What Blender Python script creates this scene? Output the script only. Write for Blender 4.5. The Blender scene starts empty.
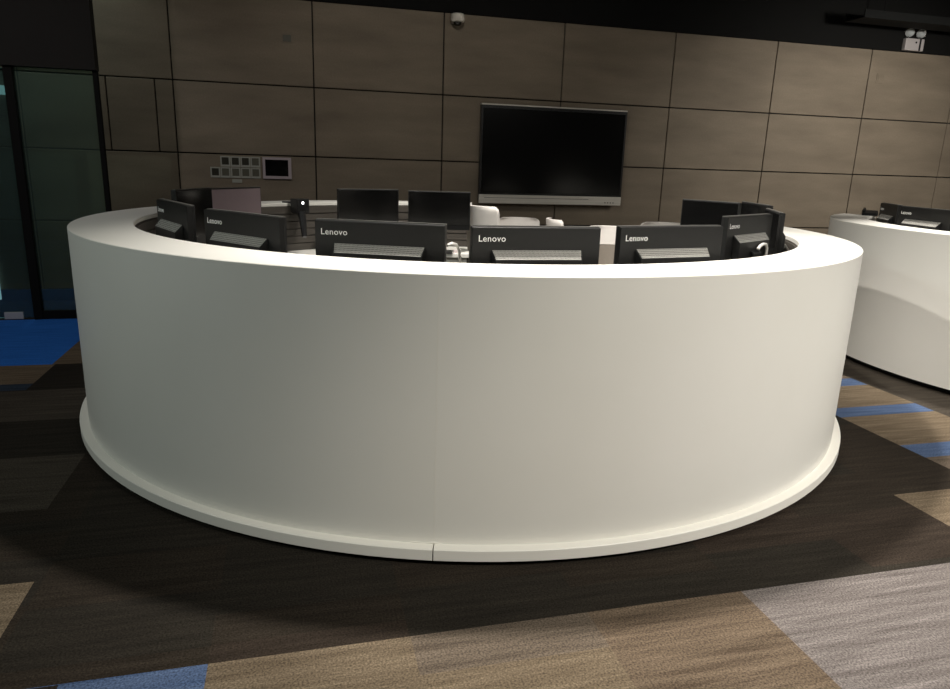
import bpy, bmesh, math, random
from mathutils import Vector, Matrix
PI = math.pi
R_ = math.radians
random.seed(4)
scene = bpy.context.scene
col = scene.collection

# ------------------------------------------------------------------ materials
def mat(name, color, rough=0.6, metal=0.0, spec=0.5):
    m = bpy.data.materials.new(name); m.use_nodes = True
    b = m.node_tree.nodes['Principled BSDF']
    b.inputs['Base Color'].default_value = (*color, 1)
    b.inputs['Roughness'].default_value = rough
    b.inputs['Metallic'].default_value = metal
    b.inputs['Specular IOR Level'].default_value = spec
    return m

def srgb(r, g, b):
    f = lambda c: (c / 255 / 12.92) if c / 255 <= .04045 else ((c / 255 + .055) / 1.055) ** 2.4
    return (f(r), f(g), f(b))

def noisy(name, c1, c2, scale=(6, 6, 6), rough=0.7, bump=0.0, fine=None, detail=6, spec=0.4, lo=.3, hi=.7, finescale=300, fineamt=.25):
    m = mat(name, c1, rough, 0, spec)
    nt = m.node_tree; N = nt.nodes; L = nt.links
    b = N['Principled BSDF']
    tc = N.new('ShaderNodeTexCoord'); mp = N.new('ShaderNodeMapping')
    mp.inputs['Scale'].default_value = scale
    L.new(tc.outputs['Object'], mp.inputs['Vector'])
    nz = N.new('ShaderNodeTexNoise'); nz.inputs['Scale'].default_value = 1.0; nz.inputs['Detail'].default_value = detail
    L.new(mp.outputs['Vector'], nz.inputs['Vector'])
    cr = N.new('ShaderNodeValToRGB')
    cr.color_ramp.elements[0].position = lo; cr.color_ramp.elements[0].color = (*c1, 1)
    cr.color_ramp.elements[1].position = hi; cr.color_ramp.elements[1].color = (*c2, 1)
    L.new(nz.outputs['Fac'], cr.inputs['Fac'])
    out = cr.outputs['Color']; h = nz.outputs['Fac']
    if fine:
        n2 = N.new('ShaderNodeTexNoise'); n2.inputs['Scale'].default_value = finescale; n2.inputs['Detail'].default_value = 3
        L.new(tc.outputs['Object'], n2.inputs['Vector'])
        mr = N.new('ShaderNodeMapRange'); mr.inputs['From Min'].default_value = .3; mr.inputs['From Max'].default_value = .7
        mr.inputs['To Min'].default_value = 1 - fineamt; mr.inputs['To Max'].default_value = 1 + fineamt
        L.new(n2.outputs['Fac'], mr.inputs['Value'])
        mx = N.new('ShaderNodeVectorMath'); mx.operation = 'SCALE'
        L.new(out, mx.inputs[0]); L.new(mr.outputs['Result'], mx.inputs['Scale'])
        out = mx.outputs['Vector']; h = n2.outputs['Fac']
    L.new(out, b.inputs['Base Color'])
    if bump:
        bp = N.new('ShaderNodeBump'); bp.inputs['Strength'].default_value = bump; bp.inputs['Distance'].default_value = .004
        L.new(h, bp.inputs['Height']); L.new(bp.outputs['Normal'], b.inputs['Normal'])
    return m

def emit(name, color, strength):
    m = mat(name, color, .5)
    b = m.node_tree.nodes['Principled BSDF']
    b.inputs['Emission Color'].default_value = (*color, 1)
    b.inputs['Emission Strength'].default_value = strength
    return m

M = {}
M['panel'] = noisy('cement_panel', srgb(114, 103, 88), srgb(134, 122, 105), (1.2, 1.6, 5.0), .75, .15, fine=True, finescale=60, fineamt=.06, detail=8)
M['joint'] = mat('joint_black', srgb(20, 18, 16), .9)
M['black'] = mat('matt_black_paint', srgb(22, 22, 21), .9, spec=.15)
M['duct'] = mat('dark_duct_paint', srgb(18, 19, 18), .8, spec=.2)
M['header'] = noisy('dark_brown_header', srgb(22, 20, 17), srgb(29, 26, 22), (2, 2, 2), .8)
M['solid_white'] = noisy('white_solid_surface', srgb(224, 222, 214), srgb(230, 228, 221), (1.2, 1.2, 1.2), .42, spec=.35)
M['trim_white'] = mat('white_trim_paint', srgb(236, 233, 224), .45, spec=.35)
M['plinth'] = mat('plinth_black', srgb(14, 13, 12), .9)
M['slat'] = noisy('grey_slat_wall', srgb(70, 66, 61), srgb(82, 77, 71), (3, 3, 60), .5)
M['caulk'] = mat('seam_filler', srgb(232, 226, 214), .6)
M['plastic'] = noisy('charcoal_plastic', srgb(15, 15, 14), srgb(18, 18, 17), (90, 90, 90), .5, spec=.35)
M['plastic2'] = mat('black_plastic', srgb(24, 24, 24), .38, spec=.5)
M['edge'] = mat('light_bezel_edge', srgb(120, 118, 114), .35, .6)
M['screen'] = mat('black_screen_glass', srgb(12, 12, 12), .12, spec=.5)
M['screen_pink'] = emit('dim_pink_screen', srgb(112, 98, 100), .13)  # emission stands in for a pinkish reflection on the glass
M['logo'] = mat('pale_logo', srgb(245, 245, 243), .4, 0)
M['vent'] = mat('vent_silver', srgb(176, 174, 168), .45, .0)
M['silver'] = mat('silver_metal', srgb(200, 198, 192), .32, .85)
M['tv_bar'] = noisy('brushed_silver_bar', srgb(196, 191, 180), srgb(218, 213, 202), (2, 2, 60), .4, spec=.5)
M['tv_frame'] = mat('tv_black_frame', srgb(16, 16, 16), .35)
M['tv_glass'] = mat('tv_glass', srgb(14, 14, 13), .16, spec=.5)
M['cctv'] = mat('white_camera_shell', srgb(222, 216, 204), .4)
M['dome'] = mat('dark_dome', srgb(12, 12, 12), .08, spec=.8)
M['lamp_grey'] = mat('emergency_box', srgb(180, 174, 172), .5)
M['chrome'] = mat('chrome', srgb(225, 225, 225), .15, 1.0)
M['lens'] = mat('lamp_lens', srgb(190, 195, 195), .15, .2)
M['switch'] = mat('switch_frame', srgb(158, 158, 148), .5)
M['switch_pale'] = mat('satin_steel', srgb(205, 205, 200), .4, .1)
M['switch_dark'] = mat('switch_rocker_dark', srgb(46, 44, 34), .4)
M['switch_mid'] = mat('switch_rocker_grey', srgb(88, 86, 74), .4)
M['touch_frame'] = mat('touch_panel_frame', srgb(176, 164, 168), .4)
M['chair_white'] = noisy('white_leatherette', srgb(222, 216, 210), srgb(230, 225, 219), (8, 8, 8), .5)
M['chair_mesh'] = noisy('grey_mesh', srgb(122, 114, 104), srgb(134, 126, 116), (200, 200, 200), .8)
M['chair_dark'] = mat('chair_dark_plastic', srgb(40, 40, 40), .5)
M['cable_white'] = mat('white_cable', srgb(215, 212, 206), .5)
M['paper'] = mat('pale_label', srgb(226, 212, 210), .6)
M['led'] = emit('white_led', (1, 1, 1), 3.0)
M['daylit'] = emit('pale_lit_panel', srgb(170, 190, 184), 1.0)  # glow of the added patch behind the top of the glass door
M['daylit2'] = emit('white_lit_slot', srgb(225, 232, 235), 1.1)  # glow of the added strip, for outside light near the floor
# glass
def glass(name, tint, alpha_mix):
    m = bpy.data.materials.new(name); m.use_nodes = True
    nt = m.node_tree; N = nt.nodes; L = nt.links
    for n in list(N):
        if n.type != 'OUTPUT_MATERIAL': N.remove(n)
    out = [n for n in N if n.type == 'OUTPUT_MATERIAL'][0]
    tr = N.new('ShaderNodeBsdfTransparent'); tr.inputs['Color'].default_value = (*tint, 1)
    gl = N.new('ShaderNodeBsdfGlossy'); gl.inputs['Roughness'].default_value = .03; gl.inputs['Color'].default_value = (.8, 1, .93, 1)
    fr = N.new('ShaderNodeFresnel'); fr.inputs['IOR'].default_value = 1.45
    ad = N.new('ShaderNodeMath'); ad.operation = 'ADD'; ad.inputs[1].default_value = alpha_mix
    L.new(fr.outputs['Fac'], ad.inputs[0])
    mx = N.new('ShaderNodeMixShader')
    L.new(ad.outputs['Value'], mx.inputs['Fac']); L.new(tr.outputs['BSDF'], mx.inputs[1]); L.new(gl.outputs['BSDF'], mx.inputs[2])
    df = N.new('ShaderNodeBsdfDiffuse'); df.inputs['Color'].default_value = (.30, .42, .37, 1)
    m2 = N.new('ShaderNodeMixShader'); m2.inputs['Fac'].default_value = .10      # haze of reflections put into the pane's colour
    L.new(mx.outputs['Shader'], m2.inputs[1]); L.new(df.outputs['BSDF'], m2.inputs[2])
    L.new(m2.outputs['Shader'], out.inputs['Surface'])
    return m
M['glass'] = glass('green_tinted_glass', (.74, .86, .80), .06)
M['glass_door'] = glass('blue_tinted_glass', (.45, .62, .64), .06)

# carpet materials: streaks run along the room's long wall (x)
def carpet(name, c1, c2):
    return noisy(name, c1, c2, (2.6, 34, 1), .95, .2, fine=True, spec=.08, lo=.28, hi=.72, finescale=150, fineamt=.5, detail=6)
M['c_dark'] = carpet('carpet_dark_brown', srgb(36, 31, 26), srgb(50, 44, 37))
M['c_dark2'] = carpet('carpet_charcoal', srgb(33, 30, 26), srgb(46, 42, 36))
M['c_dark3'] = carpet('carpet_umber', srgb(38, 32, 27), srgb(55, 47, 40))
M['c_mid'] = carpet('carpet_grey_brown', srgb(52, 47, 41), srgb(72, 66, 58))
M['c_tan'] = carpet('carpet_tan', srgb(84, 73, 59), srgb(114, 101, 84))
M['c_brown'] = carpet('carpet_warm_brown', srgb(72, 61, 50), srgb(108, 94, 79))
M['c_tan2'] = carpet('carpet_taupe', srgb(74, 65, 56), srgb(108, 97, 85))
M['c_grey'] = carpet('carpet_pale_grey', srgb(86, 80, 77), srgb(120, 113, 110))
M['c_blue'] = carpet('carpet_blue', srgb(58, 74, 102), srgb(82, 98, 126))
M['c_blue2'] = carpet('carpet_royal_blue', srgb(36, 96, 178), srgb(52, 118, 206))
M['c_slate'] = carpet('carpet_slate_blue', srgb(38, 46, 56), srgb(50, 60, 72))

# ------------------------------------------------------------------ mesh helpers
def obj(name, bm, material, parent=None, smooth=False, bevel=0.0, segs=2, mats=None):
    me = bpy.data.meshes.new(name)
    bmesh.ops.recalc_face_normals(bm, faces=bm.faces)
    bm.to_mesh(me); bm.free()
    for m in (mats or [material]): me.materials.append(m)
    o = bpy.data.objects.new(name, me); col.objects.link(o)
    if parent: o.parent = parent
    if smooth:
        for p in me.polygons: p.use_smooth = True
        try: me.set_sharp_from_angle(angle=R_(38))
        except Exception: pass
    if bevel:
        b = o.modifiers.new('Bevel', 'BEVEL'); b.width = bevel; b.segments = segs; b.limit_method = 'ANGLE'; b.angle_limit = R_(40)
    return o

def tag(o, label, cat, group=None):
    o['label'] = label; o['category'] = cat
    if group: o['group'] = group
    return o
def thing(name, label, cat, loc=(0, 0, 0), rotz=0, group=None):
    o = bpy.data.objects.new(name, None); col.objects.link(o)
    o.location = loc; o.rotation_euler = (0, 0, rotz); o.empty_display_size = .1
    return tag(o, label, cat, group)
def struct(name, bm, m, **k):
    o = obj(name, bm, m, **k); o['kind'] = 'structure'; return o

def box(bm, x0, x1, y0, y1, z0, z1, mi=0):
    vs = [bm.verts.new(p) for p in ((x0, y0, z0), (x1, y0, z0), (x1, y1, z0), (x0, y1, z0), (x0, y0, z1), (x1, y0, z1), (x1, y1, z1), (x0, y1, z1))]
    for f in ((0, 3, 2, 1), (4, 5, 6, 7), (0, 1, 5, 4), (1, 2, 6, 5), (2, 3, 7, 6), (3, 0, 4, 7)):
        fc = bm.faces.new([vs[i] for i in f]); fc.material_index = mi
    return vs
def bx(*a):
    bm = bmesh.new(); box(bm, *a); return bm

def sector(bm, prof, a0, a1, n):
    """closed profile (r,z) swept from angle a0 to a1 (degrees), ends capped"""
    rings = []
    for i in range(n + 1):
        t = R_(a0 + (a1 - a0) * i / n)
        rings.append([bm.verts.new((r * math.cos(t), r * math.sin(t), z)) for r, z in prof])
    k = len(prof)
    for i in range(n):
        for j in range(k):
            bm.faces.new((rings[i][j], rings[i + 1][j], rings[i + 1][(j + 1) % k], rings[i][(j + 1) % k]))
    bm.faces.new(rings[0]); bm.faces.new(rings[-1][::-1])
def sec(prof, a0, a1, n):
    bm = bmesh.new(); sector(bm, prof, a0, a1, n); return bm
def rect(r0, r1, z0, z1, c=0.0):
    if not c: return [(r0, z0), (r1, z0), (r1, z1), (r0, z1)]
    return [(r0 + c, z0), (r1 - c, z0), (r1, z0 + c), (r1, z1 - c), (r1 - c, z1), (r0 + c, z1), (r0, z1 - c), (r0, z0 + c)]

def lathe(bm, prof, n=24, cx=0, cy=0, axis='z', cz=0):
    """profile list of (r,h) revolved; closed with caps"""
    rings = []
    for r, h in prof:
        ring = []
        for i in range(n):
            t = 2 * PI * i / n
            a, b = r * math.cos(t), r * math.sin(t)
            p = (cx + a, cy + b, cz + h) if axis == 'z' else ((cx + a, cy + h, cz + b) if axis == 'y' else (cx + h, cy + a, cz + b))
            ring.append(bm.verts.new(p))
        rings.append(ring)
    for a, b in zip(rings, rings[1:]):
        for i in range(n):
            bm.faces.new((a[i], a[(i + 1) % n], b[(i + 1) % n], b[i]))
    bm.faces.new(rings[0][::-1]); bm.faces.new(rings[-1])
def lat(prof, n=24, **k):
    bm = bmesh.new(); lathe(bm, prof, n, **k); return bm

def tube(bm, pts, r, n=8):
    pts = [Vector(p) for p in pts]; rings = []
    for i, p in enumerate(pts):
        d = (pts[min(i + 1, len(pts) - 1)] - pts[max(i - 1, 0)]).normalized()
        up = Vector((0, 0, 1)) if abs(d.z) < .9 else Vector((1, 0, 0))
        u = d.cross(up).normalized(); v = d.cross(u)
        rr = r[i] if isinstance(r, (list, tuple)) else r
        rings.append([bm.verts.new(p + u * rr * math.cos(2 * PI * j / n) + v * rr * math.sin(2 * PI * j / n)) for j in range(n)])
    for a, b in zip(rings, rings[1:]):
        for j in range(n): bm.faces.new((a[j], a[(j + 1) % n], b[(j + 1) % n], b[j]))
    bm.faces.new(rings[0][::-1]); bm.faces.new(rings[-1])
def tb(pts, r, n=8):
    bm = bmesh.new(); tube(bm, pts, r, n); return bm

def prism(bm, poly, x0, x1, plane='yz'):
    """polygon in (y,z) extruded along x"""
    a = [bm.verts.new((x0, y, z)) for y, z in poly]; b = [bm.verts.new((x1, y, z)) for y, z in poly]
    bm.faces.new(a); bm.faces.new(b[::-1])
    for i in range(len(poly)):
        j = (i + 1) % len(poly); bm.faces.new((a[i], b[i], b[j], a[j]))

def text_bm(s, size, thick):
    cu = bpy.data.curves.new('lettering', 'FONT'); cu.body = s; cu.size = size; cu.extrude = thick; cu.space_character = 1.06; cu.resolution_u = 3
    to = bpy.data.objects.new('lettering', cu); col.objects.link(to)
    dg = bpy.context.evaluated_depsgraph_get()
    me = bpy.data.meshes.new_from_object(to.evaluated_get(dg))
    bm = bmesh.new(); bm.from_mesh(me)
    bpy.data.objects.remove(to); bpy.data.curves.remove(cu); bpy.data.meshes.remove(me)
    return bm

# ------------------------------------------------------------------ room shell   (x along the back wall, y towards it, wall face at y = 0)
PW = 1.349
ROWS = [(0.113, 0.800), (0.800, 1.486), (1.486, 2.173), (2.173, 2.990)]
G = .0065
bm = bmesh.new()
X0, X1 = -5 * PW, 10 * PW
for k in range(-5, 10):
    for (z0, z1) in ROWS:
        xs = [k * PW, (k + 1) * PW]
        if k == -1 and z0 == 1.486: xs = [-PW, -.602, -.166, 0.0]
        for a, b in zip(xs, xs[1:]):
            box(bm, a + G, b - G, 0, .03, z0 + G, z1 - G)
w = struct('wall_back', bm, M['panel'], bevel=.003, segs=1)
struct('wall_core', bx(X0, X1, .022, .15, 0, 4.3), M['joint'])
struct('wall_fascia', bx(X0, X1, -.004, .022, 2.99, 4.2), M['black'])
struct('baseboard_back', bx(X0, X1, -.012, .022, 0, .113), M['black'])
struct('ceiling', bx(X0, X1, -12, .15, 4.2, 4.3), M['black'])
struct('wall_left', bx(X0 - .12, X0, -12, .15, 0, 4.3), M['black'])
struct('wall_right', bx(X1, X1 + .12, -12, .15, 0, 4.3), M['header'])
struct('wall_front', bx(X0, X1, -12.12, -12, 0, 4.3), M['header'])

# carpet floor: planks of one mesh, each with the dyed yarn of its plank
CM = ['c_dark', 'c_dark2', 'c_dark3', 'c_mid', 'c_tan', 'c_tan2', 'c_grey', 'c_blue', 'c_blue2', 'c_slate', 'c_brown']
P = .608; S0 = .81
ov = [  # x0, x1, y0, y1, yarn
    (X0, .81, -7.2, -5.86, 'c_blue'), (.81, 1.42, -7.2, -5.86, 'c_tan'), (1.42, 2.03, -7.2, -5.86, 'c_tan2'), (2.03, 2.63, -7.2, -5.86, 'c_brown'), (1.42, 2.03, -6.75, -6.04, 'c_tan'),
    (2.63, 4.45, -7.2, -5.86, 'c_grey'), (4.45, 7, -7.2, -5.86, 'c_tan2'),
    (-2.2, .176, -5.86, -5.297, 'c_tan'), (-2.2, .0, -5.86, -5.6, 'c_mid'), (-2.2, .41, -7.2, -5.863, 'c_dark'),
    (3.84, 5.6, -5.86, -5.315, 'c_tan'),
    # strip between the two counters
    (4.39, 5.12, -4.345, -4.19, 'c_blue'), (4.39, 5.12, -4.80, -4.345, 'c_tan'), (4.39, 5.12, -4.97, -4.80, 'c_blue'), (4.39, 5.12, -5.315, -4.97, 'c_tan2'),
    (4.39, 5.12, -4.19, -3.78, 'c_tan'), (4.39, 5.12, -3.78, -3.62, 'c_blue'), (4.39, 5.12, -3.62, -3.1, 'c_tan2'), (4.39, 5.12, -3.1, -2.4, 'c_mid'), (4.39, 5.12, -2.4, -2.2, 'c_blue'), (4.39, 5.12, -2.2, 0, 'c_tan'),
    (5.12, 9, -6.5, 0, 'c_mid'),
    # left side
    (X0, -.59, -2.43, -.9, 'c_blue2'), (-.59, -.25, -2.43, -.9, 'c_tan'), (-.25, .4, -2.43, -.9, 'c_mid'),
    (X0, -.57, -2.88, -2.43, 'c_tan'), (X0, -.57, -3.02, -2.88, 'c_slate'), (-.57, .4, -3.03, -2.43, 'c_dark2'),
    (X0, .6, -3.6, -3.03, 'c_mid'), (X0, .05, -4.14, -3.6, 'c_dark2'), (X0, .05, -4.73, -4.14, 'c_mid'),
]
sed = {X0, X1}
k = -20
while S0 + P * k < X1:
    if S0 + P * k > X0: sed.add(S0 + P * k)
    k += 1
for o in ov: sed.add(max(o[0], X0)); sed.add(min(o[1], X1))
sed = sorted(sed); colbreaks = {}
bm = bmesh.new()
YF, YB = -12.0, .15
for a, b in zip(sed, sed[1:]):
    if b - a < 1e-5: continue
    cid = math.floor(((a + b) / 2 - S0) / P)
    if cid not in colbreaks:
        br = {}; y = YF - random.random() * .3
        while y < YB:
            st = random.choice([.1, .15, .2, .304, .304, .45]); br[y] = random.choice([0, 0, 1, 1, 2]); y += st
        colbreaks[cid] = br
    br = colbreaks[cid]; keys = sorted(br)
    act = [o for o in ov if o[0] <= (a + b) / 2 <= o[1]]
    ys = sorted({YF, YB} | {y for y in keys if YF < y < YB} | {v for o in act for v in (o[2], o[3])})
    for c, d in zip(ys, ys[1:]):
        if d - c < 1e-6: continue
        m_ = (c + d) / 2
        mi = br[max([q for q in keys if q <= m_] or [keys[0]])]
        for o in act:
            if o[2] <= m_ <= o[3]: mi = CM.index(o[4])
        f = bm.faces.new([bm.verts.new(p) for p in ((a, c, 0), (b, c, 0), (b, d, 0), (a, d, 0))]); f.material_index = mi
fl = struct('floor', bm, None, mats=[M[c] for c in CM])

# glass partition left of the desk, with header, post and glass door
struct('trim_header', bx(X0, -.465, -.93, -.81, 2.13, 4.2), M['header'])
struct('trim_post', bx(-1.165, -1.10, -.91, -.83, 0.0, 2.13), M['black'])
struct('trim_end_post', bx(-.50, -.465, -.90, -.84, 0, 2.13), M['black'])
struct('baseboard_glass', bx(-1.10, -.50, -.90, -.84, 0, .075), M['black'])
struct('window_1', bx(-1.10, -.50, -.878, -.866, .075, 2.13), M['glass'])
dg = thing('glass_door', 'dark blue tinted glass door at far left with silver patch fitting at its foot', 'door', (-1.172, -.872, 0))
obj('door_leaf', bx(-.95, -.006, -.006, .006, .015, 2.11), M['glass_door'], dg)
obj('patch_fitting', bx(-.235, -.085, -.018, .018, .004, .066), M['switch_pale'], dg, bevel=.003)
obj('pull_handle', tb([(-.86, -.05, .8), (-.86, -.05, 1.5)], .014), M['silver'], dg)
# added glowing patches standing in for bright light beyond the glass door
tag(obj('wall_light', bx(-1.85, -1.445, -.045, -.002, 1.955, 2.035), M['daylit'], bevel=.004), 'pale lit wall light seen through the top of the glass door at far left', 'light', )
tag(obj('step_light', bx(-1.95, -1.725, -.03, -.013, .02, .40), M['daylit2'], bevel=.004), 'white lit slot low on the wall behind the glass door at far left', 'light')

# ------------------------------------------------------------------ counters
RO, RI, T = 2.312, 2.003, 1.10
def counter(label, loc, R, wr, a0, a1, seam, off=.0):
    """round counter; angles in degrees, opening left between a1 and a0+360"""
    ri = R - wr
    root = thing('reception_counter', label, 'counter', loc)
    n = lambda p, q: max(3, int(abs(q - p) / 2))
    topprof = [(ri, T - .04), (R, T - .04), (R, T - .0025), (R - .0025, T), (ri + .003, T), (ri, T - .003)]
    obj('counter_top', sec(topprof, a0, a1, n(a0, a1)), M['solid_white'], root, smooth=True)
    g = .0
    for p, q in ((a0, seam), (seam, a1)):
        obj('front_panel', sec(rect(R - .03, R, .045, T - .0401), p, q, n(p, q)), M['solid_white'], root, smooth=True)
    obj('inner_panel', sec(rect(ri + .006, ri + .022, .02, T - .041), a0, a1, n(a0, a1)), M['plastic2'], root, smooth=True)
    # slat wall facing the seats
    prof = []; z = .705
    prof.append((ri + .0055, z))
    pts = []
    while z < 1.03:
        pts += [(ri - .012, z), (ri - .012, z + .052), (ri - .002, z + .053), (ri - .002, z + .061)]
        z += .062
    prof += pts; prof.append((ri + .0055, pts[-1][1]))
    obj('slat_wall', sec(prof, a0 + .3, a1 - .3, n(a0, a1)), M['slat'], root)
    obj('worktop', sec(rect(ri - .55, ri + .0055, .665, .70, .003), a0 + .3, a1 - .3, n(a0, a1)), M['solid_white'], root, smooth=True)
    for a in (a0, a1 - .7):
        obj('end_panel', sec(rect(ri + .023, R - .031, .045, T - .041), a, a + .7, 2), M['solid_white'], root)
    m_ = 6
    for i in range(m_ + 1):
        a = a0 + 1 + (a1 - a0 - 2.6) * i / m_
        obj('support_panel', sec(rect(ri - .50, ri + .0055, 0, .665), a, a + .7, 2), M['solid_white'], root)
    return root
DC = Vector((2.227, -3.222, 0))
A0, A1, SEAM = 75.5, 371.5, 360 - 91.6 - 14.72
ctr = counter('large round white reception counter in the middle with black computers inside', DC, RO, RO - RI, 75.5, A1, SEAM)
n_ = 140
for p, q in ((75.5, SEAM - .05), (SEAM + .05, A1)):
    obj('base_trim', sec(rect(RO - .025, RO + .044, .023, .071, .003), p, q, int((q - p) / 2)), M['trim_white'], ctr, smooth=True)
obj('plinth', sec(rect(RO - .10, RO - .02, 0, .05), 75.5, A1, n_), M['plinth'], ctr, smooth=True)
# a bead of filler where panel, trim and seam meet
rs = R_(SEAM)
bm = bmesh.new()
tube(bm, [((RO - .001) * math.cos(rs + d), (RO - .001) * math.sin(rs + d), .071 + h) for d, h in ((-.05, -.002), (-.03, .004), (-.016, .002), (0, .005), (.02, -.002))], [.001, .004, .002, .005, .001], 6)
obj('filler_bead', bm, M['trim_white'], ctr, smooth=True)
bm = bmesh.new(); tube(bm, [(RO * math.cos(rs), RO * math.sin(rs), z) for z in (.075, .5, T - .05)], .0004, 6)
obj('seam_line', bm, M['caulk'], ctr)

R2 = 2.1
DC2 = Vector((7.53, -3.575, 0))
c2 = counter('second round white counter at the right edge, behind the large one', DC2, R2, .30, 120, 440, 215)
obj('plinth', sec(rect(R2 - .14, R2 - .06, 0, .05), 120, 440, 120), M['plinth'], c2, smooth=True)

# white pedestal drawers under the far worktop
def pedestal(loc, rz, label):
    t = thing('drawer_pedestal', label, 'cabinet', loc, rz)
    obj('body', bx(-.20, .20, -.01, .34, .05, .655), M['solid_white'], t, bevel=.003)
    for z0, z1 in ((.07, .26), (.27, .46), (.47, .64)):
        d = obj('drawer', bx(-.19, .19, -.028, -.011, z0, z1), M['solid_white'], t, bevel=.003)
        obj('pull', bx(-.06, .06, -.038, -.0285, z1 - .03, z1 - .022), M['silver'], d)
    for x in (-.16, .16):
        for y in (.03, .30):
            obj('castor', lat([(.02, -.012), (.02, .012)], 12, axis='x', cx=x, cy=y, cz=.02), M['plastic2'], t)
            obj('castor_bracket', bx(x - .016, x + .016, y - .016, y + .016, .041, .0495), M['plastic2'], t)
    return t
aw = R_(84)
pedestal(DC + Vector((1.53 * math.cos(aw), 1.53 * math.sin(aw), 0)), aw - PI / 2, 'white drawer pedestal under the far worktop of the large round counter')

# ------------------------------------------------------------------ all-in-one computers
AW, AH, AB = .54, .335, .205      # width, height, clearance under the body
def aio(label, group, screen='screen', logo=True):
    t = thing('desktop_computer', label, 'computer', (0, 0, 0), 0, group)
    bm = bmesh.new()
    prism(bm, [(-.026, AB + .004), (-.026, AB + AH - .004), (-.023, AB + AH), (0.0, AB + AH), (0, AB), (-.023, AB)], -AW / 2, AW / 2)
    obj('back_shell', bm, M['plastic'], t, bevel=.002)
    obj('front_bezel', bx(-AW / 2, AW / 2, .0005, .012, AB, AB + AH), M['plastic2'], t, bevel=.002)
    obj('top_edge', bx(-AW / 2, AW / 2, -.010, .010, AB + AH + .0005, AB + AH + .004), M['edge'], t)
    obj('screen', bx(-AW / 2 + .008, AW / 2 - .008, .0122, .0135, AB + .045, AB + AH - .008), M[screen], t)
    # rear hump with a sloped, perforated top
    zt = AB + AH - .092; hw = .195; dep = .062
    bm = bmesh.new()
    a = [(-hw, -.0262, AB + .012), (hw, -.0262, AB + .012), (hw, -.0262, zt), (-hw, -.0262, zt)]
    b = [(-hw + .012, -dep, AB + .014), (hw - .012, -dep, AB + .014), (hw - .012, -dep, zt - .036), (-hw + .012, -dep, zt - .036)]
    va = [bm.verts.new(p) for p in a]; vb = [bm.verts.new(p) for p in b]
    bm.faces.new(va); bm.faces.new(vb[::-1])
    for i in range(4): bm.faces.new((va[i], va[(i + 1) % 4], vb[(i + 1) % 4], vb[i]))
    h = obj('rear_cover', bm, M['plastic'], t, bevel=.003)
    # grille: a slotted silver strip lying on the slope
    bm = bmesh.new()
    A_ = Vector((0, -.0290, zt - .0010)); B_ = Vector((0, -dep + .001, zt - .0350)); dv = (B_ - A_); nrm = Vector((0, dv.z, -dv.y)).normalized()
    if nrm.z < 0: nrm = -nrm
    nx, ny = 66, 4
    for j in range(ny + 1):
        for i in range(nx):
            xm = -hw + .012 + (2 * hw - .024) * (i + .5 * (j % 2)) / nx
            c = A_ + dv * ((j + .5) / (ny + 1)) + nrm * .0012
            wx_, wd = .0013, dv.length / (ny + 1) * .24
            d = dv.normalized()
            q = [Vector((xm - wx_, c.y, c.z)) - d * wd, Vector((xm + wx_, c.y, c.z)) - d * wd, Vector((xm + wx_, c.y, c.z)) + d * wd, Vector((xm - wx_, c.y, c.z)) + d * wd]
            lo = [bm.verts.new(p - nrm * .0003) for p in q]; hi = [bm.verts.new(p) for p in q]
            bm.faces.new(hi).material_index = 1
            for k_ in range(4): bm.faces.new((lo[k_], lo[(k_ + 1) % 4], hi[(k_ + 1) % 4], hi[k_]))
    q = [A_ + Vector((-hw + .008, 0, 0)), A_ + Vector((hw - .008, 0, 0)), B_ + Vector((hw - .016, 0, 0)), B_ + Vector((-hw + .016, 0, 0))]
    lo = [bm.verts.new(p + nrm * .0001) for p in q]; hi = [bm.verts.new(p + nrm * .0008) for p in q]
    bm.faces.new(hi)
    for k_ in range(4): bm.faces.new((lo[k_], lo[(k_ + 1) % 4], hi[(k_ + 1) % 4], hi[k_]))
    obj('vent_grille', bm, None, h, mats=[M['vent'], M['plinth']])
    obj('port_recess', bx(-.03, .03, -dep - .001, -dep - .0002, AB + .06, AB + .12), M['plinth'], h)
    if logo:
        bm = text_bm('Lenovo', .036, .0006)
        bmesh.ops.transform(bm, matrix=Matrix.Translation((-AW / 2 + .024, -.0264, AB + AH - .058)) @ Matrix.Rotation(PI / 2, 4, 'X'), verts=bm.verts)
        obj('logo', bm, M['logo'], t)
    bm = bmesh.new(); prism(bm, [(-dep - .001, AB + .16), (-dep - .022, AB + .15), (-.05, .012), (-.02, .012), (-.04, AB + .005), (-dep - .001, AB + .010)], -.045, .045)
    obj('stand_neck', bm, M['plastic2'], t, bevel=.003)
    obj('stand_base', bx(-.12, .12, -.10, .09, 0.0005, .012), M['plastic2'], t, bevel=.004)
    return t
def copy_tree(o, parent=None):
    c = o.copy(); col.objects.link(c)
    if parent:
        c.parent = parent; c.matrix_parent_inverse = o.matrix_parent_inverse
    for ch in list(o.children): copy_tree(ch, c)
    return c
GRP = 'computers around the large round counter'
proto = aio('x', GRP)
cs, sn_ = math.cos(R_(14.72)), math.sin(R_(14.72))
def w2r(x, y):      # camera-frame plan position to room position
    x, y = x + 3.04, y - 7.237
    return (x * cs + y * sn_, -x * sn_ + y * cs)
ztop = .70 + AB + AH + .004
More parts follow.
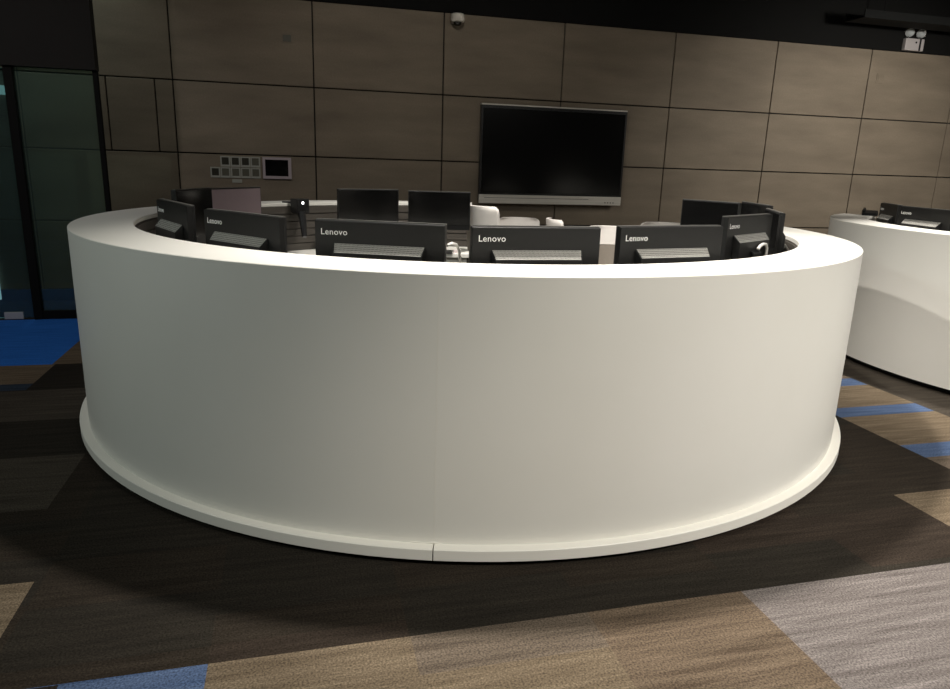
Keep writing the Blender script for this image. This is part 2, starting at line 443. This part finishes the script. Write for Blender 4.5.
spots = [   # x, y, yaw(deg), top z, label
    (0.545, -4.029, -67, 1.245, 1, 'black computer back with small logo, leftmost inside the large counter, strongly turned'),
    (0.897, -4.562, -51.7, 1.237, 1, 'black computer back with logo, in front of the pinkish screen at the left'),
    (1.443, -4.910, -22.7, 1.235, 1, 'black computer back beside the curved white cable, with logo above a silver vent'),
    (2.049, -5.075, -1.0, 1.236, 1, 'black computer back below the wall television, squarely facing the front of the counter'),
    (2.673, -5.034, 9.0, 1.240, 1, 'black computer back directly right of the one below the television'),
    (*w2r(1.42, 3.765), 30, 1.254, .97, 'black computer back with a bulky rear cover, rightmost logo along the near rim'),
    (*w2r(1.725, 4.17), -102.5 - 14.72 + 180, 1.262, .85, 'black computer seen nearly edge on at the right end of the counter'),
    (*w2r(1.668, 5.155), -49.4 - 14.72 + 180, 1.266, .85, 'black computer screen at far right inside the counter, left one of two adjoining screens'),
    (*w2r(1.815, 4.69), -90 - 14.72 + 180, 1.278, .85, 'black computer screen at far right inside the counter, right one of two adjoining screens'),
    (1.732, -1.615, 11.7 + 180, 1.233, 1, 'black computer screen on the far worktop, left of the pair under the television'),
    (2.335, -1.70, -8 + 180, 1.230, 1.0, 'black computer screen on the far worktop, nearest the television, right of the pair'),
    (*w2r(-1.835, 4.56), 83.8 - 14.72 + 180, 1.262, .85, 'dark computer screen at the left, between the leftmost computer and the pinkish screen'),
    (*w2r(-1.745, 5.09), 70 - 14.72 + 180, 1.255, 1, 'computer with a dim pinkish grey screen at the left of the counter'),
]
aios = []
for i, (x, y, yw, zt_, sc, lb) in enumerate(spots):
    o = proto if i == 0 else copy_tree(proto)
    o.location = (x, y, .70); o.rotation_euler = (0, 0, R_(yw)); o['label'] = lb
    o.scale = (sc, sc, (zt_ - .70) / (AB + AH + .004))
    aios.append(o)
# pinkish reflection painted as a faint glow on the last screen
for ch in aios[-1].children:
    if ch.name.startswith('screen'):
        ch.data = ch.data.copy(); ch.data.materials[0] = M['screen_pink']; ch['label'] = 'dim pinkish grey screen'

# two more on the second counter
for (x, y, yw, sc, lb) in ((6.085, -2.74, -118, .85, 'black computer back at the left of the second counter, partly behind its neighbour'),
                       (5.83, -3.34, -97, 1, 'black computer back with wide silver vent at the right edge on the second counter')):
    o = copy_tree(proto); o.location = (x, y, .70); o.scale = (sc, 1, .55 / (AB + AH + .004)); o.rotation_euler = (0, 0, R_(yw)); o['label'] = lb; o['group'] = 'computers on the second counter'

# ------------------------------------------------------------------ white swivel chairs
def chair():
    t = thing('office_chair', 'x', 'chair', (0, 0, 0), 0, 'white office chairs around the counter')
    def shell(z0, z1, w, th, lean, crv, seg=12, rows=6, top_round=.05):
        bm = bmesh.new(); g = []
        for side in (0, 1):
            gr = []
            for r in range(rows + 1):
                v = r / rows; z = z0 + (z1 - z0) * v; rw = []
                dz = z1 - z; ww = w
                if dz < top_round: ww = w - (top_round - math.sqrt(max(0, top_round ** 2 - (top_round - dz) ** 2)))
                for s in range(seg + 1):
                    u = -1 + 2 * s / seg
                    rw.append(bm.verts.new((u * ww, -.22 - lean * (z - .5) + crv * u * u - th * side, z)))
                gr.append(rw)
            g.append(gr)
        for r in range(rows):
            for s in range(seg):
                bm.faces.new((g[0][r][s], g[0][r][s + 1], g[0][r + 1][s + 1], g[0][r + 1][s])); bm.faces.new((g[1][r][s], g[1][r + 1][s], g[1][r + 1][s + 1], g[1][r][s + 1]))
            for s in (0, seg): bm.faces.new((g[0][r][s], g[0][r + 1][s], g[1][r + 1][s], g[1][r][s]))
        for s in range(seg):
            for r in (0, rows): bm.faces.new((g[0][r][s], g[0][r][s + 1], g[1][r][s + 1], g[1][r][s]))
        return bm
    obj('backrest', shell(.845, 1.0, .215, .028, .12, .07, rows=10), M['chair_white'], t, smooth=True, bevel=.004)
    obj('back_mesh', shell(.53, .844, .20, .018, .12, .06, top_round=.001), M['chair_mesh'], t, smooth=True)
    bm = bmesh.new(); box(bm, -.235, .235, -.22, .24, .44, .50)
    obj('seat', bm, M['chair_white'], t, bevel=.025, segs=3)
    obj('back_bracket', tb([(0, -.10, .425), (0, -.235, .44), (0, -.262, .53), (0, -.282, .70)], .018), M['chair_dark'], t, smooth=True)
    obj('seat_plate', bx(-.12, .12, -.12, .12, .412, .4395), M['chair_dark'], t)
    obj('gas_column', lat([(.03, .10), (.03, .24), (.018, .241), (.018, .4115)], 16), M['chrome'], t, smooth=True)
    for k_ in range(5):
        a = 2 * PI * k_ / 5 + .3
        obj('base_leg', tb([(.022 * math.cos(a), .022 * math.sin(a), .10), (.28 * math.cos(a), .28 * math.sin(a), .072)], [.022, .014]), M['chrome'], t, smooth=True)
        bm = lat([(.026, -.02), (.028, -.012), (.028, .012), (.026, .02)], 14, axis='x', cx=0, cy=0, cz=.028)
        bmesh.ops.transform(bm, matrix=Matrix.Translation((.285 * math.cos(a), .285 * math.sin(a), 0)) @ Matrix.Rotation(a, 4, 'Z'), verts=bm.verts)
        obj('castor', bm, M['chair_dark'], t)
    return t
ch0 = chair()
chairs = [  # world x, y (camera plan), yaw room deg, lift
    (.18, 6.42, -62, .115, 'bright white office chair just left of the television foot, highest chair back'),
    (.41, 7.08, 165, -.055, 'white office chair with flat rounded back under the left half of the television'),
    (.93, 6.60, -95, .0, 'white office chair turned sideways, curved back edge under the television'),
    (1.10, 5.66, 165, .0, 'white office chair seen between two computer backs right of the television'),
    (1.68, 6.28, 160, .0, 'white office chair farthest right, just left of the right hand dark screens'),
]
for i, (x, y, yw, lift, lb) in enumerate(chairs):
    o = ch0 if i == 0 else copy_tree(ch0)
    px, py = w2r(x, y)
    o.location = (px, py, 0); o.rotation_euler = (0, 0, R_(yw)); o['label'] = lb
    o.scale = (1, 1, 1 + lift)

# ------------------------------------------------------------------ wall television
tv = thing('wall_television', 'large black wall television with silver bar along its lower edge', 'television', (3.965, 0, 1.045))
k_ = .985
obj('wall_mount', bx(-.30, .30, -.029, -.0005, .30, .75), M['tv_frame'], tv)
obj('housing', bx(-.855, .855, -.085, -.0295, .03, 1.045), M['tv_frame'], tv, bevel=.006)
bm = bmesh.new()
box(bm, -.858, -.838, -.100, -.0855, .098, 1.045); box(bm, .838, .858, -.100, -.0855, .098, 1.045); box(bm, -.838, .838, -.100, -.0855, 1.015, 1.045); box(bm, -.838, .838, -.100, -.0855, .098, .118)
obj('bezel', bm, M['tv_frame'], tv)
obj('top_strip', bx(-.858, .858, -.101, -.03, 1.0455, 1.060), M['tv_bar'], tv, bevel=.003)
obj('screen', bx(-.8375, .8375, -.094, -.0858, .1185, 1.0145), M['tv_glass'], tv)
br = obj('lower_bar', bx(-.860, .860, -.106, -.0855, .0, .0975), M['tv_bar'], tv, bevel=.005)
for q in range(4):
    obj('button', lat([(.007, -.002), (.007, 0)], 10, axis='y', cx=.66 + .034 * q, cy=-.1062, cz=.03), M['tv_frame'], br)
obj('lower_groove', bx(-.80, .45, -.1068, -.1062, .062, .066), M['tv_frame'], br)

# ------------------------------------------------------------------ wall controls
def wswitch(x, z, mid, label):
    t = thing('wall_switch', label, 'switch', (x, 0, z), 0, 'wall switches left of the touch panel')
    bm = bmesh.new()
    box(bm, -.047, .047, -.010, -.0005, -.052, -.032); box(bm, -.047, .047, -.010, -.0005, .040, .052)
    box(bm, -.047, -.034, -.010, -.0005, -.032, .040); box(bm, .034, .047, -.010, -.0005, -.032, .040)
    obj('frame', bm, M['switch'], t)
    obj('rocker', bx(-.0338, .0338, -.008, -.001, -.0318, .0398), M['switch_mid' if mid else 'switch_dark'], t, bevel=.002)
names = ['first', 'second', 'third', 'fourth', 'fifth']
for i in range(4): wswitch(.447 + .098 * i, 1.413, i == 3, f'dark wall switch, {names[i]} from the left in the upper row of four')
for i in range(5): wswitch(.346 + .0985 * i, 1.303, i > 0, f'{"dark" if i == 0 else "greyish"} wall switch, {names[i]} from the left in the lower row of five')
tp = thing('touch_panel', 'pale framed wall touch panel with dark screen right of the switches', 'control panel', (.955, 0, 1.36))
bm = bmesh.new()
box(bm, -.143, .143, -.022, -.0005, -.108, -.080); box(bm, -.143, .143, -.022, -.0005, .084, .108); box(bm, -.143, -.118, -.022, -.0005, -.08, .084); box(bm, .112, .143, -.022, -.0005, -.08, .084)
obj('frame', bm, M['touch_frame'], tp)
obj('screen', bx(-.1178, .1118, -.018, -.001, -.0798, .0838), M['screen'], tp)
tag(obj('name_plate', bx(.505, .60, -.008, .0, 1.203, 1.238), M['switch']), 'small grey plate on the wall under the lower switch row', 'plate')
t = thing('wall_plate', 'small square grey plate high on the wall, upper left', 'plate', (1.097, 0, 2.626))
obj('frame', bx(-.055, .055, -.006, -.0005, -.047, .047), M['panel'], t, bevel=.002); obj('cover', bx(-.04, .04, -.009, -.0061, -.035, .03), M['switch_mid'], t, bevel=.002)
t = thing('wall_plate', 'small square plate high on the wall at right below the emergency light', 'plate', (8.27, 0, 2.66))
obj('frame', bx(-.055, .055, -.006, -.0005, -.06, .06), M['panel'], t, bevel=.002); obj('cover', bx(-.035, .035, -.010, -.0061, -.045, .045), M['panel'], t, bevel=.002)

# ------------------------------------------------------------------ dome camera and emergency light
cam_ = thing('dome_camera', 'white dome security camera at the top of the wall', 'security camera', (2.825, -.072, 2.97))
obj('mount_plate', bx(-.055, .055, .045, .0715, -.085, .01), M['cctv'], cam_, bevel=.004)
obj('housing', lat([(.050, -.082), (.066, -.078), (.075, -.06), (.070, -.01), (.060, .0)], 28), M['cctv'], cam_, smooth=True)
obj('dome', lat([(.004, -.118), (.022, -.114), (.038, -.102), (.045, -.0825)], 24), M['dome'], cam_, smooth=True)
em = thing('emergency_light', 'grey twin head emergency light above the wall at upper right', 'emergency light', (8.655, -.0045, 3.0))
obj('body', bx(-.145, .135, -.055, -.0005, .0, .140), M['lamp_grey'], em, bevel=.008)
obj('side_band', bx(.060, .085, -.0575, -.0545, .002, .138), M['plinth'], em)
obj('indicator', lat([(.012, -.003), (.012, 0)], 12, axis='y', cx=.01, cy=-.0555, cz=.095), M['plinth'], em)
for x in (-.105, .065):
    mt = Matrix.Translation((x, -.05, .205)) @ Matrix.Rotation(R_(-38), 4, 'Z') @ Matrix.Rotation(R_(28), 4, 'X')
    bm = lat([(.006, .120), (.022, .085), (.044, .040), (.054, .0), (.055, -.012)], 20, axis='y'); bmesh.ops.transform(bm, matrix=mt, verts=bm.verts)
    hd = obj('lamp_head', bm, M['chrome'], em, smooth=True)
    bm = lat([(.050, -.0125), (.036, -.020), (.01, -.023)], 20, axis='y'); bmesh.ops.transform(bm, matrix=mt, verts=bm.verts)
    obj('lens', bm, M['lens'], hd, smooth=True)
    obj('swivel', tb([(x, -.03, .1395), (x, -.04, .165)], .009), M['chrome'], em)
tr = thing('cable_tray', 'dark grey cable tray hanging under the black ceiling at upper right', 'cable tray', (9.4, -.42, 3.20))
bm = bmesh.new(); box(bm, -2.0, 2.0, -.15, .15, 0, .012); box(bm, -2.0, 2.0, -.15, -.138, .012, .085); box(bm, -2.0, 2.0, .138, .15, .012, .085)
obj('trough', bm, M['duct'], tr)
for x in (-1.5, 0, 1.5): obj('hanger_rod', tb([(x, .12, .0121), (x, .12, 1.0)], .006), M['black'], tr)
# ------------------------------------------------------------------ small desk gear
def w3(x, y, z): return (*w2r(x, y), z)
bm = tb([w3(*q) for q in ((-.128, 2.90, 1.140), (-.110, 2.92, 1.146), (-.092, 2.93, 1.140), (-.079, 2.95, 1.115), (-.074, 2.96, 1.06), (-.07, 3.0, .95), (-.05, 3.05, .80), (-.04, 3.08, .7075))], .0065, 8)
tag(obj('cable', bm, M['cable_white'], smooth=True), 'curved white cable looping down between two computer backs under the television', 'cable')
bm = bx(-.018, .018, -.012, .012, 0, .03)
o = obj('power_adapter', bm, M['paper'], bevel=.003); o.location = (*w2r(-.20, 6.16), .70)
tag(o, 'small pale power adapter on the far worktop beside the curved white cable', 'adapter')
bm = tb([w3(*q) for q in ((1.475, 3.705, 1.08), (1.490, 3.72, 1.096), (1.515, 3.745, 1.104), (1.54, 3.77, 1.100), (1.56, 3.80, 1.08), (1.57, 3.84, .90), (1.56, 3.86, .709))], .008, 8)
tag(obj('cable', bm, M['cable_white'], smooth=True), 'white cable with plug behind the computer with the bulky rear cover', 'cable')
bm = tb([w3(*q) for q in ((1.80, 3.93, .709), (1.83, 4.0, .78), (1.84, 4.10, 1.00), (1.83, 4.2, 1.06), (1.80, 4.32, .90), (1.76, 4.4, .709))], .007, 8)
tag(obj('cable', bm, M['cable_white'], smooth=True), 'pale cable in the dark gap inside the right end of the large counter', 'cable')
# clamp arm on the far rim
ma = thing('clamp_arm', 'black clamp arm with a tiny white light on the far rim of the large counter', 'clamp arm', (*w2r(-1.50, 5.93), 1.10), R_(33.5))
obj('clamp', bx(-.06, .06, -.05, .05, -.075, .042), M['plastic2'], ma, bevel=.005)
obj('hook_plate', bx(-.05, .05, .0505, .19, .0005, .012), M['plastic2'], ma, bevel=.002)
obj('lamp_dot', lat([(.011, -.003), (.011, 0)], 12, axis='y', cx=-.005, cy=-.0505, cz=.01), M['led'], ma)
obj('arm', tb([(-.02, -.045, -.07), (-.03, -.08, -.14), (-.06, -.14, -.26)], [.035, .03, .02]), M['plastic2'], ma, smooth=True)
# black desk device on the ledge of second counter
dv = thing('desk_phone', 'small black device on the rim at the left of the second counter', 'device', (6.55, -2.02, T), R_(-40))
bm = bmesh.new(); prism(bm, [(-.06, .0005), (.06, .0005), (.06, .05), (-.03, .025)], -.07, .07)
obj('body', bm, M['plastic2'], dv, bevel=.004)
obj('handset', tb([(-.05, -.02, .045), (-.05, .02, .062), (-.05, .06, .055)], .013), M['plastic2'], dv, smooth=True)

# ------------------------------------------------------------------ lights
def spot(name, loc, aim, power, size, blend, radius, color=(1, .95, .88)):
    l = bpy.data.lights.new(name, 'SPOT'); l.energy = power; l.spot_size = R_(size); l.spot_blend = blend; l.shadow_soft_size = radius; l.color = color
    o = bpy.data.objects.new(name, l); col.objects.link(o); o.location = loc
    o.rotation_euler = (Vector(aim) - Vector(loc)).to_track_quat('-Z', 'Y').to_euler(); return o
def area(name, loc, aim, power, sx, sy, color=(1, .96, .9)):
    l = bpy.data.lights.new(name, 'AREA'); l.energy = power; l.shape = 'RECTANGLE'; l.size = sx; l.size_y = sy; l.color = color
    o = bpy.data.objects.new(name, l); col.objects.link(o); o.location = loc
    o.rotation_euler = (Vector(aim) - Vector(loc)).to_track_quat('-Z', 'Y').to_euler(); return o
spot('downlight_front', (2.2, -4.35, 4.1), (2.75, -4.65, 0), 1150, 96, .9, .12)
spot('downlight_back', (2.7, -2.7, 4.1), (2.6, -2.2, 0), 620, 72, .9, .12)
spot('downlight_side', (6.3, -3.8, 4.1), (6.2, -3.8, 0), 1050, 52, .9, .12)
spot('track_right', (6.7, -8.8, 4.1), (3.9, -5.1, .2), 600, 46, 1.0, .15, (1, .97, .92))
spot('track_centre', (3.9, -9.2, 4.1), (2.55, -5.5, -.1), 640, 41, .8, .1, (1, .95, .86))
spot('wall_wash_left', (2.2, -3.6, 4.1), (2.6, 0, 1.9), 105, 120, 1, .2)  # added fill to lift the middle and left of the wall
spot('track_cross', (-.9, -4.3, 3.9), (6.1, -3.5, .6), 520, 26, .6, .06)
spot('downlight_right', (5.3, -5.4, 4.1), (5.2, -5.4, 0), 260, 84, 1, .12)  # unseen fill added to brighten the carpet at the right
spot('wall_washer', (7.8, -3.4, 2.95), (8.0, 0, 1.0), 420, 110, 1, .2)
area('ceiling_glow', (4.4, -9.0, 4.1), (3.6, -8.0, 0), 90, 4, 2.5)  # broad soft fill added for ambient light, not a ceiling fitting
spot('entrance_glow', (-3.0, -6.5, 3.4), (1.4, -4.4, .7), 230, 70, 1, .2, (.9, 1, .95))  # cool unseen fill added for the left of the counter front
spot('left_glow', (-1.9, -3.6, 4.1), (-1.3, -1.3, 0), 125, 100, 1, .06, (1, .94, .93))  # added fill for the glass partition and the left rim
spot('corridor_glow', (-1.2, -.42, 4.1), (-1.2, -.40, 0), 60, 120, 1, .06, (.85, 1, .95))  # fill added between pane and wall so the glass reads brighter

# world
wd = bpy.data.worlds.new('World'); scene.world = wd; wd.use_nodes = True
wd.node_tree.nodes['Background'].inputs['Color'].default_value = (.02, .02, .02, 1)

# ------------------------------------------------------------------ camera
f_px, pitch, roll, hh = 698.62, .2535, .0322, 1.472
yaw = -.257
Rv = Vector((math.cos(yaw), math.sin(yaw), 0)); Fh = Vector((-math.sin(yaw), math.cos(yaw), 0))
Fv = Fh * math.cos(pitch) - Vector((0, 0, 1)) * math.sin(pitch)
Uv = Rv.cross(Fv)
cr_, sr_ = math.cos(roll), math.sin(roll)
cx_ = Rv * cr_ + Uv * sr_; cu_ = -Rv * sr_ + Uv * cr_
cd = bpy.data.cameras.new('Camera'); cd.sensor_width = 36; cd.sensor_fit = 'HORIZONTAL'; cd.lens = f_px * 36 / 950; cd.clip_start = .05
co = bpy.data.objects.new('Camera', cd); col.objects.link(co)
mw = Matrix((cx_, cu_, -Fv)).transposed().to_4x4()
mw.translation = Vector((1.1004, -7.7719, hh))
co.matrix_world = mw
scene.camera = co

scene.view_settings.view_transform = 'Standard'
scene.view_settings.look = 'None'
scene.view_settings.gamma = 1
scene.view_settings.use_curve_mapping = False
scene.view_settings.exposure = 0.0
